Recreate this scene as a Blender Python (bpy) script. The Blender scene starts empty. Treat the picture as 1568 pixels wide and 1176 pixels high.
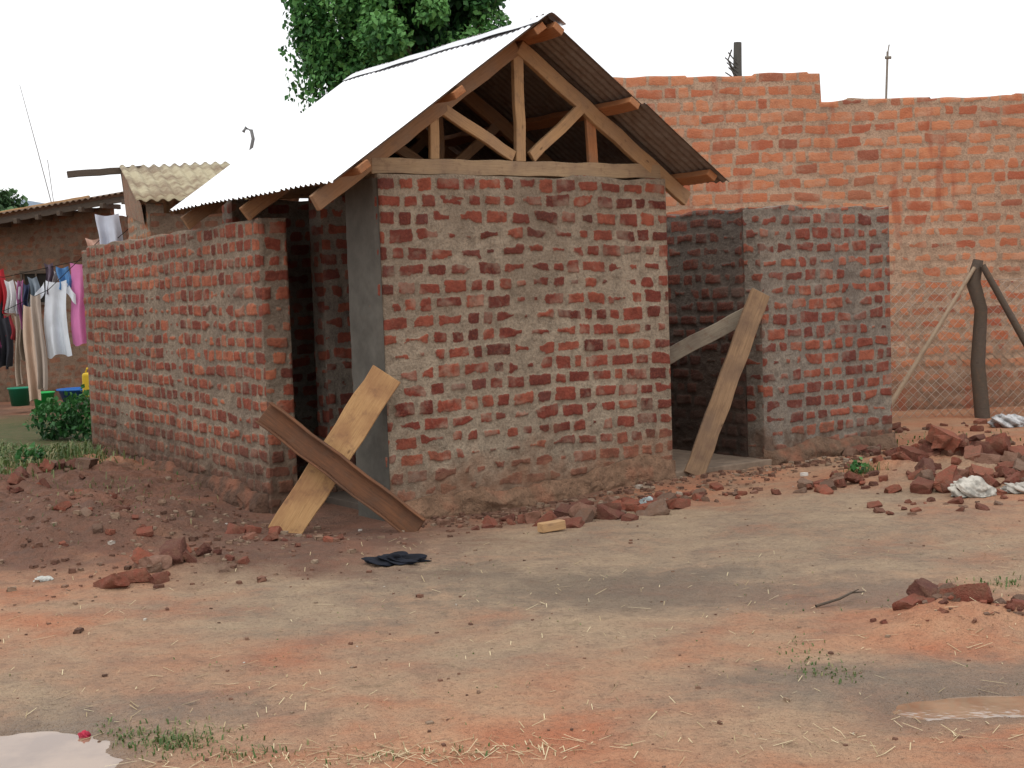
import bpy, math, random
import numpy as np
from mathutils import Matrix, Vector, Euler
random.seed(7)
scene=bpy.context.scene
scene.view_settings.view_transform='Standard'
scene.view_settings.look='None'
scene.view_settings.exposure=0
# ------------------------------------------------------------ helpers
TAB=np.random.RandomState(3).rand(8,256,256)
def vnoise(x,y,seed=0):
    t=TAB[seed%8]; x=np.asarray(x,float)+seed*17.3; y=np.asarray(y,float)+seed*5.9
    xi=np.floor(x).astype(int); yi=np.floor(y).astype(int)
    fx=x-xi; fy=y-yi; fx=fx*fx*(3-2*fx); fy=fy*fy*(3-2*fy)
    a=t[xi%256,yi%256]; b=t[(xi+1)%256,yi%256]; c=t[xi%256,(yi+1)%256]; d=t[(xi+1)%256,(yi+1)%256]
    return (a*(1-fx)+b*fx)*(1-fy)+(c*(1-fx)+d*fx)*fy
def fbm(x,y,seed=0,o=4):
    s=0;a=.5;n=0
    for i in range(o):
        s=s+a*vnoise(x*2**i,y*2**i,seed+i); n+=a; a*=.5
    return s/n
def sstep(a,b,x):
    t=np.clip((x-a)/(b-a),0,1); return t*t*(3-2*t)
def link(o,parent=None):
    scene.collection.objects.link(o)
    if parent: o.parent=parent
    return o
def empty(name,loc=(0,0,0)):
    e=bpy.data.objects.new(name,None); e.empty_display_size=.2
    scene.collection.objects.link(e); return e
def mesh_np(name,verts,faces,mat=None,attrs=None,smooth=False,parent=None):
    me=bpy.data.meshes.new(name)
    verts=np.asarray(verts,np.float32)
    if isinstance(faces,np.ndarray): faces=[faces]
    faces=[np.asarray(f) for f in faces if len(f)]
    me.vertices.add(len(verts)); me.vertices.foreach_set('co',verts.ravel())
    nl=sum(f.size for f in faces); nf=sum(len(f) for f in faces)
    me.loops.add(nl); me.polygons.add(nf)
    li=np.concatenate([f.ravel() for f in faces]).astype(np.int32)
    tot=np.concatenate([np.full(len(f),f.shape[1]) for f in faces]).astype(np.int32)
    st=np.concatenate([[0],np.cumsum(tot)[:-1]]).astype(np.int32)
    me.loops.foreach_set('vertex_index',li)
    me.polygons.foreach_set('loop_start',st)
    try: me.polygons.foreach_set('loop_total',tot)
    except Exception: pass
    me.polygons.foreach_set('use_smooth',np.full(nf,smooth))
    if attrs:
        for k,v in attrs.items():
            a=me.attributes.new(k,'FLOAT','POINT'); a.data.foreach_set('value',np.asarray(v,np.float32))
    me.update(calc_edges=True); me.validate()
    if mat: me.materials.append(mat)
    o=bpy.data.objects.new(name,me); return link(o,parent)
def grid_faces(n,m,off=0):
    i=np.arange(n-1)[:,None]; j=np.arange(m-1)[None,:]
    a=i*m+j; return np.stack([a,a+m,a+m+1,a+1],-1).reshape(-1,4)+off
# ------------------------------------------------------------ node helpers
class NT:
    def __init__(s,name):
        s.m=bpy.data.materials.new(name); s.m.use_nodes=True; s.t=s.m.node_tree
        s.n=s.t.nodes; s.l=s.t.links; s.b=s.n['Principled BSDF']; s.out=s.n['Material Output']
        s.b.inputs['Specular IOR Level'].default_value=.25
    def N(s,t,**k):
        x=s.n.new(t)
        for a,b in k.items(): setattr(x,a,b)
        return x
    def set(s,sock,v):
        if isinstance(v,bpy.types.NodeSocket): s.l.new(v,sock)
        elif isinstance(v,(tuple,list)): sock.default_value=(tuple(v)+(1,))[:4] if sock.type=='RGBA' else v
        else: sock.default_value=v
    def attr(s,name): 
        x=s.N('ShaderNodeAttribute',attribute_name=name); return x.outputs['Fac']
    def pos(s): return s.N('ShaderNodeNewGeometry').outputs['Position']
    def obj(s): return s.N('ShaderNodeTexCoord').outputs['Object']
    def noise(s,vec,scale,detail=4,rough=.6,dist=0):
        x=s.N('ShaderNodeTexNoise'); s.l.new(vec,x.inputs['Vector'])
        x.inputs['Scale'].default_value=scale; x.inputs['Detail'].default_value=detail
        x.inputs['Roughness'].default_value=rough; x.inputs['Distortion'].default_value=dist
        return x.outputs['Fac']
    def vor(s,vec,scale,feature='F1',out='Distance'):
        x=s.N('ShaderNodeTexVoronoi',feature=feature); s.l.new(vec,x.inputs['Vector']); x.inputs['Scale'].default_value=scale
        return x.outputs[out]
    def scale(s,vec,sc):
        x=s.N('ShaderNodeMapping'); s.l.new(vec,x.inputs['Vector']); x.inputs['Scale'].default_value=sc; return x.outputs['Vector']
    def mr(s,v,a,b,c=0,d=1):
        x=s.N('ShaderNodeMapRange'); s.set(x.inputs['Value'],v)
        for k,q in zip(('From Min','From Max','To Min','To Max'),(a,b,c,d)): s.set(x.inputs[k],q)
        return x.outputs['Result']
    def math(s,op,a,b=0):
        x=s.N('ShaderNodeMath',operation=op); s.set(x.inputs[0],a); s.set(x.inputs[1],b); return x.outputs[0]
    def mix(s,f,a,b,mode='MIX'):
        x=s.N('ShaderNodeMix',data_type='RGBA',blend_type=mode)
        s.set(x.inputs[0],f); s.set(x.inputs[6],a); s.set(x.inputs[7],b); return x.outputs[2]
    def ramp(s,f,stops):
        x=s.N('ShaderNodeValToRGB'); s.l.new(f,x.inputs[0]); e=x.color_ramp.elements
        while len(e)<len(stops): e.new(.5)
        for q,(p,c) in zip(e,stops): q.position=p; q.color=tuple(c)+(1,)
        return x.outputs[0]
    def bump(s,h,dist=.01,strength=1,prev=None):
        x=s.N('ShaderNodeBump'); s.l.new(h,x.inputs['Height']); x.inputs['Distance'].default_value=dist; x.inputs['Strength'].default_value=strength
        if prev: s.l.new(prev,x.inputs['Normal'])
        return x.outputs['Normal']
    def fin(s,col,rough=.9,nrm=None,metal=0):
        s.set(s.b.inputs['Base Color'],col); s.set(s.b.inputs['Roughness'],rough); s.b.inputs['Metallic'].default_value=metal
        if nrm: s.l.new(nrm,s.b.inputs['Normal'])
        return s.m
def brick_mat(name,stops,mort,mort2,dirt,dz=(.10,.32),smear=.5,stain=None,edge=(-.002,.003),low=None,over=.3,hi=(.38,.125,.068)):
    t=NT(name); p=t.pos()
    n1=t.noise(p,48,3,.72); n2=t.noise(p,2.2,3,.65); n3=t.noise(p,11,3,.65); n4=t.noise(p,150,1,.7); n5=t.noise(p,5,3,.6)
    sp=t.N('ShaderNodeSeparateXYZ'); t.l.new(p,sp.inputs[0]); z=sp.outputs[2]
    sd=t.math('ADD',t.attr('sdf'),t.mr(n1,.2,.8,-.011,.010))
    if low: sd=t.math('SUBTRACT',sd,t.math('MULTIPLY',t.mr(t.math('ADD',z,t.mr(n2,.2,.8,-.6,.6)),low-.25,low+.25,1,0),t.mr(n3,.35,.65,0,.03)))
    mask=t.mr(sd,edge[0],edge[1])
    bc=t.ramp(t.attr('br'),stops)
    bc=t.mix(t.mr(n3,.38,.7,.0,.6),bc,tuple(.4*q for q in stops[1][1])) if stain is None else t.mix(t.mr(n3,.45,.75,0,.4),bc,stain)
    bc=t.mix(t.mr(n1,.5,.8,0,.5),bc,hi)
    bc=t.mix(t.math('MULTIPLY',t.mr(n5,.52,.66),smear),bc,mort)
    mc=t.mix(t.mr(n2,.35,.65),mort,mort2)
    mc=t.mix(t.mr(n3,.45,.75,0,.65),mc,tuple(.42*c for c in mort2))
    mc=t.mix(t.mr(n4,.5,.8,0,.45),mc,tuple(min(1,1.5*c) for c in mort))
    mc=t.mix(t.mr(n1,.35,.55,.5,0),mc,tuple(.42*c for c in mort2))
    c=t.mix(mask,mc,bc)
    zz=t.math('ADD',z,t.mr(n5,.2,.8,-.30,.30))
    dm=t.mr(zz,dz[0],dz[1],.85,0)
    dc=t.mix(t.mr(n3,.3,.7),dirt,tuple(.5*q for q in dirt))
    c=t.mix(dm,c,dc)
    c=t.mix(t.mr(t.noise(p,.9,3),.4,.7,0,over),c,(.09,.055,.04))
    if low:
        st=t.noise(t.scale(p,(3.2,3.2,.55)),1.0,3,.6)
        c=t.mix(t.mr(st,.60,.68,0,.55),c,(.30,.075,.04))
    b=t.bump(n4,.006,.6); b=t.bump(n1,.014,.8,b)
    return t.fin(c,.95,b)
# ------------------------------------------------------------ brick wall geometry
def brick_field(s,h,seed,row,lens,joint,bj,warp):
    ws=s+warp*1.3*(vnoise(s*5,h*5,seed)-.5)*2
    wh=h+warp*(vnoise(s*3.1,h*7,seed+1)-.5)*2+.025*(vnoise(s*.8,h*.3,seed+2)-.5)
    r=np.floor(wh/row).astype(int); dh=wh-(r+.5)*row
    sdf=np.zeros_like(s); br=np.zeros_like(s); dep=np.zeros_like(s)
    for k in range(r.min(),r.max()+1):
        m=r==k
        if not m.any(): continue
        g=np.random.RandomState((seed*997+k*31+5)%99991)
        L=ws.max()+1; x=-.3-g.rand()*.25; e=[x]
        while x<L:
            x+=lens[g.randint(len(lens))]*(1+.08*g.randn())+joint*(1+.25*g.randn()); e.append(x)
        e=np.array(e); i=np.clip(np.searchsorted(e,ws[m])-1,0,len(e)-2)
        jj=joint*(.9+.3*g.rand(len(e)))
        c=(e[i]+e[i+1])/2; hl=(e[i+1]-e[i]-jj[i])/2
        rn=g.rand(len(e)); rd=g.rand(len(e)); sh=1+.11*g.randn(len(e)); tl=.05*g.randn(len(e)); yo=.004*g.randn(len(e))
        hh=(row-bj)/2*np.clip(sh[i],.75,1.2)
        a=hl-np.abs(ws[m]-c); b=hh-np.abs(dh[m]-yo[i]-tl[i]*(ws[m]-c))
        rr=.012
        q=np.minimum(a,b); ca=np.clip(rr-a,0,None); cb=np.clip(rr-b,0,None)
        q=np.where((a<rr)&(b<rr),rr-np.sqrt(ca**2+cb**2),q)
        q=np.where(rn[i]>.98,q-.02,q)
        sdf[m]=q; br[m]=rn[i]/.98; dep[m]=rd[i]
    return sdf,br,dep
def wall_mesh(name,A,B,T,H,res,seed,mat,parent=None,row=.123,lens=(.20,.19,.10,.17,.11),joint=.041,bj=.042,warp=.008,relief=.009,rough=.008,smear=.027,z0=-.15,topvar=.02,res_in=None,steps=None):
    A=np.array(A,float);B=np.array(B,float); d=B-A; L=np.hypot(*d); d/=L; n=np.array([d[1],-d[0]])
    V=[];F=[];S=[];BR=[];off=0
    res_in=res_in or res*2.5
    def Ht(s):
        hh=H+topvar*(vnoise(s*4.3+seed,s*0+.5,seed)-.5)*2
        if steps is not None: hh=hh+steps(s)
        return hh
    def panel(o,dd,nn,LL,rs,sd,s_off,hfun):
        nonlocal off
        ns=max(3,int(LL/rs)+1); nh=max(3,int((H+.3)/rs)+1)
        s,h=np.meshgrid(np.linspace(0,LL,ns),np.linspace(z0,H+.1 if steps is None else H+.6,nh),indexing='ij')
        h=np.minimum(h,hfun(s))
        sdf,br,dep=brick_field(s+s_off,h-z0,sd,row,lens,joint,bj,warp)
        sdf=sdf+.017*(fbm(s*20+sd,h*24,sd+1,3)-.5)
        sm=fbm(s*3.1+sd*3,h*4.2,sd+3,3); sdf=sdf-smear*sstep(.57,.72,sm)
        disp=relief*sstep(-.006,.008,sdf)*(.3+1.2*dep)+rough*2*(fbm(s*15,h*15,sd+2,4)-.35)+.012*(vnoise(s*1.1,h*1.1,sd)-.3)
        ed=np.minimum(np.minimum(s,LL-s),hfun(s)-h)
        disp=disp*sstep(-.004,.02,ed)
        P=np.stack([o[0]+dd[0]*s+nn[0]*disp,o[1]+dd[1]*s+nn[1]*disp,h],-1).reshape(-1,3)
        V.append(P);F.append(grid_faces(ns,nh,off));S.append(sdf.ravel());BR.append(br.ravel()); off+=len(P)
    panel(A,d,n,L,res,seed,0,Ht)
    panel(B-n*T,-d,-n,L,res_in,seed+3,0,lambda s:Ht(L-s))
    panel(B,-n,d,T,res,seed,L,lambda s:Ht(L+0*s))
    panel(A-n*T,n,-d,T,res,seed,7.3,lambda s:Ht(0*s))
    ns=int(L/.015)+2; nt=12
    s,w=np.meshgrid(np.linspace(0,L,ns),np.linspace(0,T,nt),indexing='ij')
    sdf,br,dep=brick_field(s,w+3,seed+5,.5,(.11,.12),.02,.3,warp)
    z=Ht(s)+ .016*(fbm(s*20,w*20,seed)-.5)*sstep(0,.02,np.minimum(w,T-w))
    P=np.stack([A[0]+d[0]*s-n[0]*w,A[1]+d[1]*s-n[1]*w,z],-1).reshape(-1,3)
    V.append(P);F.append(grid_faces(ns,nt,off)); S.append(sdf.ravel()*0-.01+.012*(br.ravel()>.75)); BR.append(br.ravel()); off+=len(P)
    return mesh_np(name,np.concatenate(V),np.concatenate(F),mat,{'sdf':np.concatenate(S),'br':np.concatenate(BR)},smooth=True,parent=parent)
# ------------------------------------------------------------ wood
def wood_mat(name,c1,c2,c3,rough=.75):
    t=NT(name); o=t.obj()
    oi=t.N('ShaderNodeObjectInfo').outputs['Random']
    v=t.N('ShaderNodeVectorMath',operation='ADD'); t.l.new(o,v.inputs[0])
    cmb=t.N('ShaderNodeCombineXYZ'); 
    for i in range(3): t.l.new(t.math('MULTIPLY',oi,37.0+i*11),cmb.inputs[i])
    t.l.new(cmb.outputs[0],v.inputs[1]); o=v.outputs[0]
    g=t.noise(t.scale(o,(1.2,22,22)),2.4,5,.65,1.2); m=t.noise(o,3.5,4,.6); f=t.noise(t.scale(o,(3,90,90)),2,3,.6)
    c=t.mix(t.mr(g,.3,.7),c1,c2); c=t.mix(t.mr(m,.42,.66,0,.85),c,c3)
    c=t.mix(t.mr(f,.5,.75,0,.5),c,tuple(.4*q for q in c1))
    mud=t.noise(o,14,4,.7); c=t.mix(t.mr(mud,.55,.72,0,.6),c,(.16,.09,.055))
    k=t.vor(t.scale(o,(1,2.2,2.2)),4.2); c=t.mix(t.mr(k,.04,.10,.75,0),c,(.05,.025,.012))
    c=t.mix(t.mr(oi,0,1,0,.35),c,c3)
    return t.fin(c,rough,t.bump(g,.004,.7,t.bump(f,.002,.6)))
def beam(name,p0,p1,w,h,mat,up=(0,0,1),parent=None,bev=.004):
    p0=Vector(p0);p1=Vector(p1); X=(p1-p0); L=X.length; X.normalize()
    Z=Vector(up); Z=(Z-X*Z.dot(X)).normalized(); Y=Z.cross(X)
    n=max(2,int(L/.12)); vs=[]
    for i in range(n+1):
        x=-L/2+L*i/n
        jy=.004*math.sin(i*1.7+L*9); jz=.003*math.sin(i*2.3+L*5)
        ww=w*(1+random.uniform(-.03,.03)); hh=h*(1+random.uniform(-.03,.03))
        for a,b in ((-1,-1),(1,-1),(1,1),(-1,1)): vs.append((x+(random.uniform(-.006,.006) if i in (0,n) else 0),a*ww/2+jy,b*hh/2+jz))
    fs=[(0,3,2,1),(4*n,4*n+1,4*n+2,4*n+3)]
    for i in range(n):
        for k in range(4):
            a=4*i+k;b=4*i+(k+1)%4; fs.append((a,b,b+4,a+4))
    me=bpy.data.meshes.new(name); me.from_pydata(vs,[],fs); me.materials.append(mat)
    o=bpy.data.objects.new(name,me)
    R=Matrix((X,Y,Z)).transposed().to_4x4(); R.translation=(p0+p1)/2
    link(o); 
    if parent: o.parent=parent
    o.matrix_world=R
    if bev:
        b=o.modifiers.new('b','BEVEL'); b.width=bev; b.segments=1; b.angle_limit=math.radians(60); b.limit_method='ANGLE'
    return o
def tube(pts,radii,n=8):
    V=[];F=[]
    pts=[Vector(p) for p in pts]
    for i,p in enumerate(pts):
        d=(pts[min(i+1,len(pts)-1)]-pts[max(i-1,0)]).normalized()
        a=d.orthogonal().normalized(); b=d.cross(a)
        for k in range(n):
            an=2*math.pi*k/n; V.append(p+radii[i]*(a*math.cos(an)+b*math.sin(an)))
    for i in range(len(pts)-1):
        for k in range(n):
            F.append((i*n+k,i*n+(k+1)%n,(i+1)*n+(k+1)%n,(i+1)*n+k))
    return V,F
def tubes_obj(name,lst,mat,n=6,parent=None):
    V=[];F=[]
    for pts,r in lst:
        if not isinstance(r,(list,tuple)): r=[r]*len(pts)
        v,f=tube(pts,r,n); o=len(V); V+=v; F+=[tuple(a+o for a in q) for q in f]
    me=bpy.data.meshes.new(name); me.from_pydata([tuple(v) for v in V],[],F); me.materials.append(mat)
    for p in me.polygons: p.use_smooth=True
    return link(bpy.data.objects.new(name,me),parent)
def plain(name,c,rough=.8,metal=0,var=.4,sc=12):
    t=NT(name); n=t.noise(t.pos(),sc,5,.65)
    return t.fin(t.mix(t.mr(n,.3,.7,0,var),c,tuple(.4*q for q in c[:3])),rough,t.bump(n,.004,.5),metal)
# ------------------------------------------------------------ frame of the building
U=np.array([.821,.571]);Vv=np.array([-.571,.821]);O=np.array([-.89,9.80])
def P(u,v): return O+U*u+Vv*v
def P3(u,v,z): q=P(u,v); return (float(q[0]),float(q[1]),z)
# ------------------------------------------------------------ ground
def blob(x,y,cx,cy,rx,ry,p=1.0): return np.exp(-(((x-cx)/rx)**2+((y-cy)/ry)**2)**p)
WATER=-.030
def ground_h(x,y):
    near=np.exp(-(np.clip(np.hypot(x,y-9)-9,0,None)/12)**2)
    uu=(x-O[0])*U[0]+(y-O[1])*U[1]; vv=(x-O[0])*Vv[0]+(y-O[1])*Vv[1]
    h=.05*(fbm(x*.45,y*.45,1,3)-.5)+.026*(fbm(x*2.2,y*2.2,2,4)-.5)*near
    h=h-.035*sstep(-1.6,-.2,vv)*sstep(-1.2,-.4,uu)*(1-sstep(5.5,6.5,uu))
    m=.21*blob(x,y,-2.95,9.5,.8,.95,1.3)+.18*blob(x,y,-4.1,11.2,1.0,2.0)+.04*blob(x,y,-1.3,8.75,.7,.35)
    side=np.exp(-((uu+.55)/.35)**2)*sstep(1.6,2.6,vv)*(1-sstep(5.5,6.5,vv)); m=m+.08*side
    foot=sstep(-.9,0,vv)*sstep(1.0,2.4,uu)*(1-sstep(5.8,7,uu))*(1-sstep(.0,.25,vv))
    m=m+.05*foot
    m=m+.12*blob(x,y,3.5,11.0,.9,.8)+.09*blob(x,y,2.05,6.25,.5,.28)+.05*blob(x,y,4.8,11,1.6,3)
    m=m+.06*blob(x,y,-1.95,8.25,.5,.3)
    rough=sstep(.02,.10,m)
    h=h+m*(.6+.8*fbm(x*3,y*3,4,3))+(.016+.075*rough)*near*(fbm(x*7,y*7,5,4)-.5)+(.006+.026*rough)*near*(fbm(x*22,y*22,2,2)-.5)
    ins=sstep(-.05,.1,vv)*sstep(-.25,-.1,uu)*(1-sstep(5.2,5.35,uu))*(1-sstep(5.6,5.8,vv))
    h=h*(1-ins)-.02*ins
    wob=.45+1.1*fbm(x*3.5,y*5.5,6,4)
    dip=wob*(.075*blob(x,y,-2.05,4.85,.66,.44,1.3)+.06*blob(x,y,1.85,5.14,.42,.14,1.2)+.05*blob(x,y,2.6,5.0,.5,.25))+.030*blob(x,y,1.45,4.9,.4,.3)
    return h-dip
def rng_axis(lo,hi,st,far,nfar):
    c=np.arange(lo,hi,st); g=np.geomspace(st*2,far,nfar)
    return np.concatenate([(lo-g)[::-1],c,hi+g])
xs=rng_axis(-5.0,5.6,.024,700,45); ys=rng_axis(4.2,13.2,.024,900,55)
X,Y=np.meshgrid(xs,ys,indexing='ij'); Z=ground_h(X,Y)
uu=(X-O[0])*U[0]+(Y-O[1])*U[1]; vv=(X-O[0])*Vv[0]+(Y-O[1])*Vv[1]
wn=fbm(X*1.3,Y*1.3,6,5)-.5; wn2=fbm(X*.6+9,Y*.9,3,4)-.5
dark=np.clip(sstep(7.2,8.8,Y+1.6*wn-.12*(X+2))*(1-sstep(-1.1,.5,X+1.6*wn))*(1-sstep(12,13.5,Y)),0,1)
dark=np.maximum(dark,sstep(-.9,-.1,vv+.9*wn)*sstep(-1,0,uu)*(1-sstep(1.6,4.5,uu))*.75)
grey=np.clip(sstep(5.4,7.2,Y+2.4*wn2-.2*X)*(1-sstep(8.8,10.4,Y-.35*X+.9*wn))*(1-sstep(1.6,3.4,np.abs(X-.7)+2.0*wn)),0,1)
grey=np.maximum(grey,.9*blob(X,Y,1.35,5.35,1.0,.55))
grey=np.maximum(grey,.85*blob(X,Y,-1.9,5.6,1.3,.8))
damp=np.clip((.9*blob(X,Y,.75,7.3,1.3,.55)+.8*blob(X,Y,1.4,5.4,1.0,.35)+.6*blob(X,Y,-1.6,5.3,.9,.35)+.7*blob(X,Y,1.9,6.9,.6,.35)+.6*blob(X,Y,-.6,7.9,.7,.25))*(.2+1.7*fbm(X*2.2,Y*3,2,4)),0,1)
green=np.clip(sstep(12.6,13.8,Y)*(1-sstep(-4.6,-3.8,X))*(1-sstep(19,22,Y)),0,1)
wet=np.clip(sstep(.035,.0,Z-WATER)*(blob(X,Y,-2.05,4.85,1.1,.8,2)+blob(X,Y,1.9,5.1,.9,.5,2)),0,1)
t=NT('ground_mat'); p=t.pos()
a=t.noise(p,1.6,4,.65); b=t.noise(p,7,4,.7); c_=t.noise(p,40,3,.75); d=t.noise(p,140,2,.7); e_=t.noise(t.scale(p,(1,1.35,1)),.9,5,.68,.5)
jit=t.math('ADD',t.mr(b,.25,.75,-.22,.22),t.mr(e_,.3,.7,-.3,.3))
def zone(n,w=.28): return t.mr(t.math('ADD',t.attr(n),jit),.5-w,.5+w)
red=t.mix(t.mr(a,.35,.65),(.43,.24,.14),(.38,.145,.075))
red=t.mix(t.mr(e_,.42,.62,0,.6),red,(.35,.235,.15))
red=t.mix(t.mr(b,.5,.75,0,.55),red,(.27,.105,.055))
gr=t.mix(t.mr(b,.3,.7),(.30,.24,.165),(.205,.165,.12))
gr=t.mix(t.mr(e_,.46,.62),gr,(.37,.28,.185))
gr=t.mix(t.mr(a,.5,.68,0,.6),gr,(.165,.14,.11))
dk=t.mix(t.mr(b,.3,.7),(.085,.048,.037),(.165,.078,.052)); dk=t.mix(t.mr(a,.5,.65,0,.55),dk,(.23,.105,.065))
gn=t.mix(t.mr(b,.3,.7),(.045,.08,.02),(.14,.11,.055))
c=t.mix(t.math('MULTIPLY',zone('grey',.5),.85),red,gr)
c=t.mix(t.math('MULTIPLY',t.mr(t.math('ADD',t.attr('damp'),t.mr(b,.25,.75,-.2,.2)),.25,.8),.65),c,(.135,.108,.082))
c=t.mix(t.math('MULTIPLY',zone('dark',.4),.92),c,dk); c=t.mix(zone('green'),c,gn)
c=t.mix(t.mr(c_,.50,.78,0,.55),c,(.10,.06,.04)); c=t.mix(t.mr(d,.6,.8,0,.4),c,(.50,.38,.27))
c=t.mix(t.math('MULTIPLY',t.attr('wet'),.65),c,(.13,.09,.06))
bb=t.bump(b,.05,.7); bb=t.bump(c_,.022,.9,bb); bb=t.bump(d,.006,.8,bb)
ground_mat=t.fin(c,t.mr(t.attr('wet'),0,1,t.mr(t.attr('damp'),.2,.9,.88,.5),.28),bb)
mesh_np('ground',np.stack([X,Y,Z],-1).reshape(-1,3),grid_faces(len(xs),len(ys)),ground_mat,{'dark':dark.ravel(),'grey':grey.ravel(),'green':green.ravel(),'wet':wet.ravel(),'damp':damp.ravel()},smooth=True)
def gh(x,y): return float(ground_h(np.array([x]),np.array([y]))[0])
t=NT('puddle_water'); n=t.noise(t.pos(),6,3); wm=t.fin(t.mix(t.mr(t.noise(t.pos(),3,4),.4,.6),(.30,.20,.13),(.20,.125,.08)),.03,t.bump(n,.002,.3)); t.b.inputs['Specular IOR Level'].default_value=1.0
for (x0,x1,y0,y1) in ((-3.4,-1.25,4.1,5.6),(1.15,3.3,4.6,5.6)):
    mesh_np('puddle',[(x0,y0,WATER),(x1,y0,WATER),(x1,y1,WATER),(x0,y1,WATER)],np.array([[0,1,2,3]]),wm)
# ------------------------------------------------------------ main building
house=empty('unfinished_brick_building')
bm1=brick_mat('brick_front',[(0,(.10,.028,.022)),(.25,(.185,.042,.029)),(.6,(.25,.060,.038)),(.85,(.33,.092,.052)),(1,(.14,.048,.04))],(.37,.30,.22),(.265,.21,.152),(.31,.165,.10),dz=(.05,.5),smear=.45,over=.25)
bm2=brick_mat('brick_side',[(0,(.13,.036,.026)),(.35,(.24,.06,.037)),(.7,(.34,.095,.052)),(1,(.42,.145,.075))],(.30,.235,.17),(.205,.16,.12),(.14,.08,.052),dz=(.12,.55),smear=.4,over=.35)
bm3=brick_mat('brick_grey_mortar',[(0,(.14,.042,.034)),(.5,(.26,.07,.045)),(1,(.38,.12,.068))],(.30,.255,.20),(.205,.175,.145),(.18,.11,.075),smear=.45,over=.25)
bmD=brick_mat('brick_painted_shade',[(0,(.08,.028,.022)),(.5,(.15,.044,.03)),(1,(.22,.068,.043))],(.16,.135,.11),(.105,.087,.073),(.055,.037,.028),dz=(.4,1.4),smear=.5,over=.4)  # darker brick copy: passage shade, deepening towards the floor, mixed into its colours
wall_mesh('front_wall',P(0,0),P(2.66,0),.2,2.44,.0075,21,bm1,house,res_in=.04)
wall_mesh('side_wall',P(-.20,5.7),P(-.40,1.12),.22,2.19,.009,34,bm2,house,joint=.034,res_in=.03,lens=(.11,.12,.19,.11),bj=.040)
wall_mesh('entry_wall',P(3.71,0),P(5.37,0),.2,2.23,.008,45,bm3,house)
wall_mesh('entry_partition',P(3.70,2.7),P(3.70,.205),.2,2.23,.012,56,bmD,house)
wall_mesh('right_side_wall',P(5.36,.205),P(5.36,2.6),.2,2.23,.03,57,bm3,house)
wall_mesh('inner_right_wall',P(2.45,2.5),P(2.45,.205),.2,2.44,.03,58,bm3,house)
wall_mesh('inner_wall',P(.24,1.35),P(2.44,1.35),.2,2.40,.012,59,bm3,house)
wall_mesh('room_back_wall',P(.0,2.5),P(2.66,2.5),.2,2.44,.03,61,bm3,house)
wall_mesh('yard_back_wall',P(2.66,5.93),P(-.19,5.93),.2,2.15,.03,62,bm2,house)
wall_mesh('yard_right_wall',P(2.66,2.72),P(2.66,5.70),.2,2.19,.03,63,bm2,house)
wall_mesh('door_pier',P(0,.42),P(0,.205),.2,2.44,.012,64,bm3,house)
plaster=plain('grey_plaster',(.12,.112,.095),.9,0,.7,5)
def boxuv(name,u0,u1,v0,v1,z0,z1,mat,parent):
    vs=[P3(u,v,z) for z in (z0,z1) for u,v in ((u0,v0),(u1,v0),(u1,v1),(u0,v1))]
    f=np.array([[0,3,2,1],[4,5,6,7],[0,1,5,4],[1,2,6,5],[2,3,7,6],[3,0,4,7]])
    o=mesh_np(name,vs,f,mat,parent=parent); b=o.modifiers.new('b','BEVEL'); b.width=.008; b.segments=2; return o
s_,h_=np.meshgrid(np.linspace(-.012,.44,40),np.linspace(-.1,2.41,180),indexing='ij')
out_=.026+.008*(fbm(s_*8,h_*8,3,4)-.5)*2*sstep(0,.03,s_+.012)-.018*sstep(.02,-.012,s_-.02*fbm(h_*9,h_*0,2,3))
xy=O[None,None,:]-U*out_[...,None]+Vv*s_[...,None]
mesh_np('plaster_jamb',np.concatenate([xy,h_[...,None]],-1).reshape(-1,3),grid_faces(40,180),plaster,smooth=True,parent=house)
conc=plain('old_concrete',(.27,.20,.145),.9,0,.7,9)
boxuv('entry_threshold',2.60,3.80,-.06,2.6,-.15,.065,conc,house)
boxuv('room_floor',.1,2.5,.1,2.6,-.05,.03,plain('damp_floor',(.10,.08,.065),.9),house)
boxuv('gable_shade_board',.02,2.64,2.42,2.45,2.45,2.62,plain('interior_shade_board',(.03,.028,.025),.95),house)  # added strip behind the trusses, black to keep the roof interior dark
mesh_np('gable_back',[P3(.0,2.47,2.5),P3(2.6,2.47,2.5),P3(1.27,2.47,3.5)],np.array([[0,1,2]]),plain('interior_shade_sheet',(.03,.028,.025),.95),parent=house)  # closes the back gable; its black stands in for interior shade
def plinth(name,A,B,hh,dep,seed,mat):
    A=np.array(A);B=np.array(B);d=B-A;L=np.hypot(*d);d/=L;n=np.array([d[1],-d[0]])
    ns=int(L/.012);nt=30
    s,w=np.meshgrid(np.linspace(0,L,ns),np.linspace(0,1,nt),indexing='ij')
    H=hh*(.15+1.7*fbm(s*2.6,s*0,seed,4))
    tp=sstep(0,.08,np.minimum(s,L-s))
    z=-.15+(H+.15)*np.clip(w*1.25,0,1); out=(dep*(1-sstep(.45,1,w))*(.5+1.1*fbm(s*5,w*4,seed,4)))*tp+.002+.022*(fbm(s*22,w*10,seed+2,3)-.4)*(w<.95)*tp
    mesh_np(name,np.stack([A[0]+d[0]*s+n[0]*out,A[1]+d[1]*s+n[1]*out,z],-1).reshape(-1,3),grid_faces(ns,nt),mat,smooth=True,parent=house)
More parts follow.
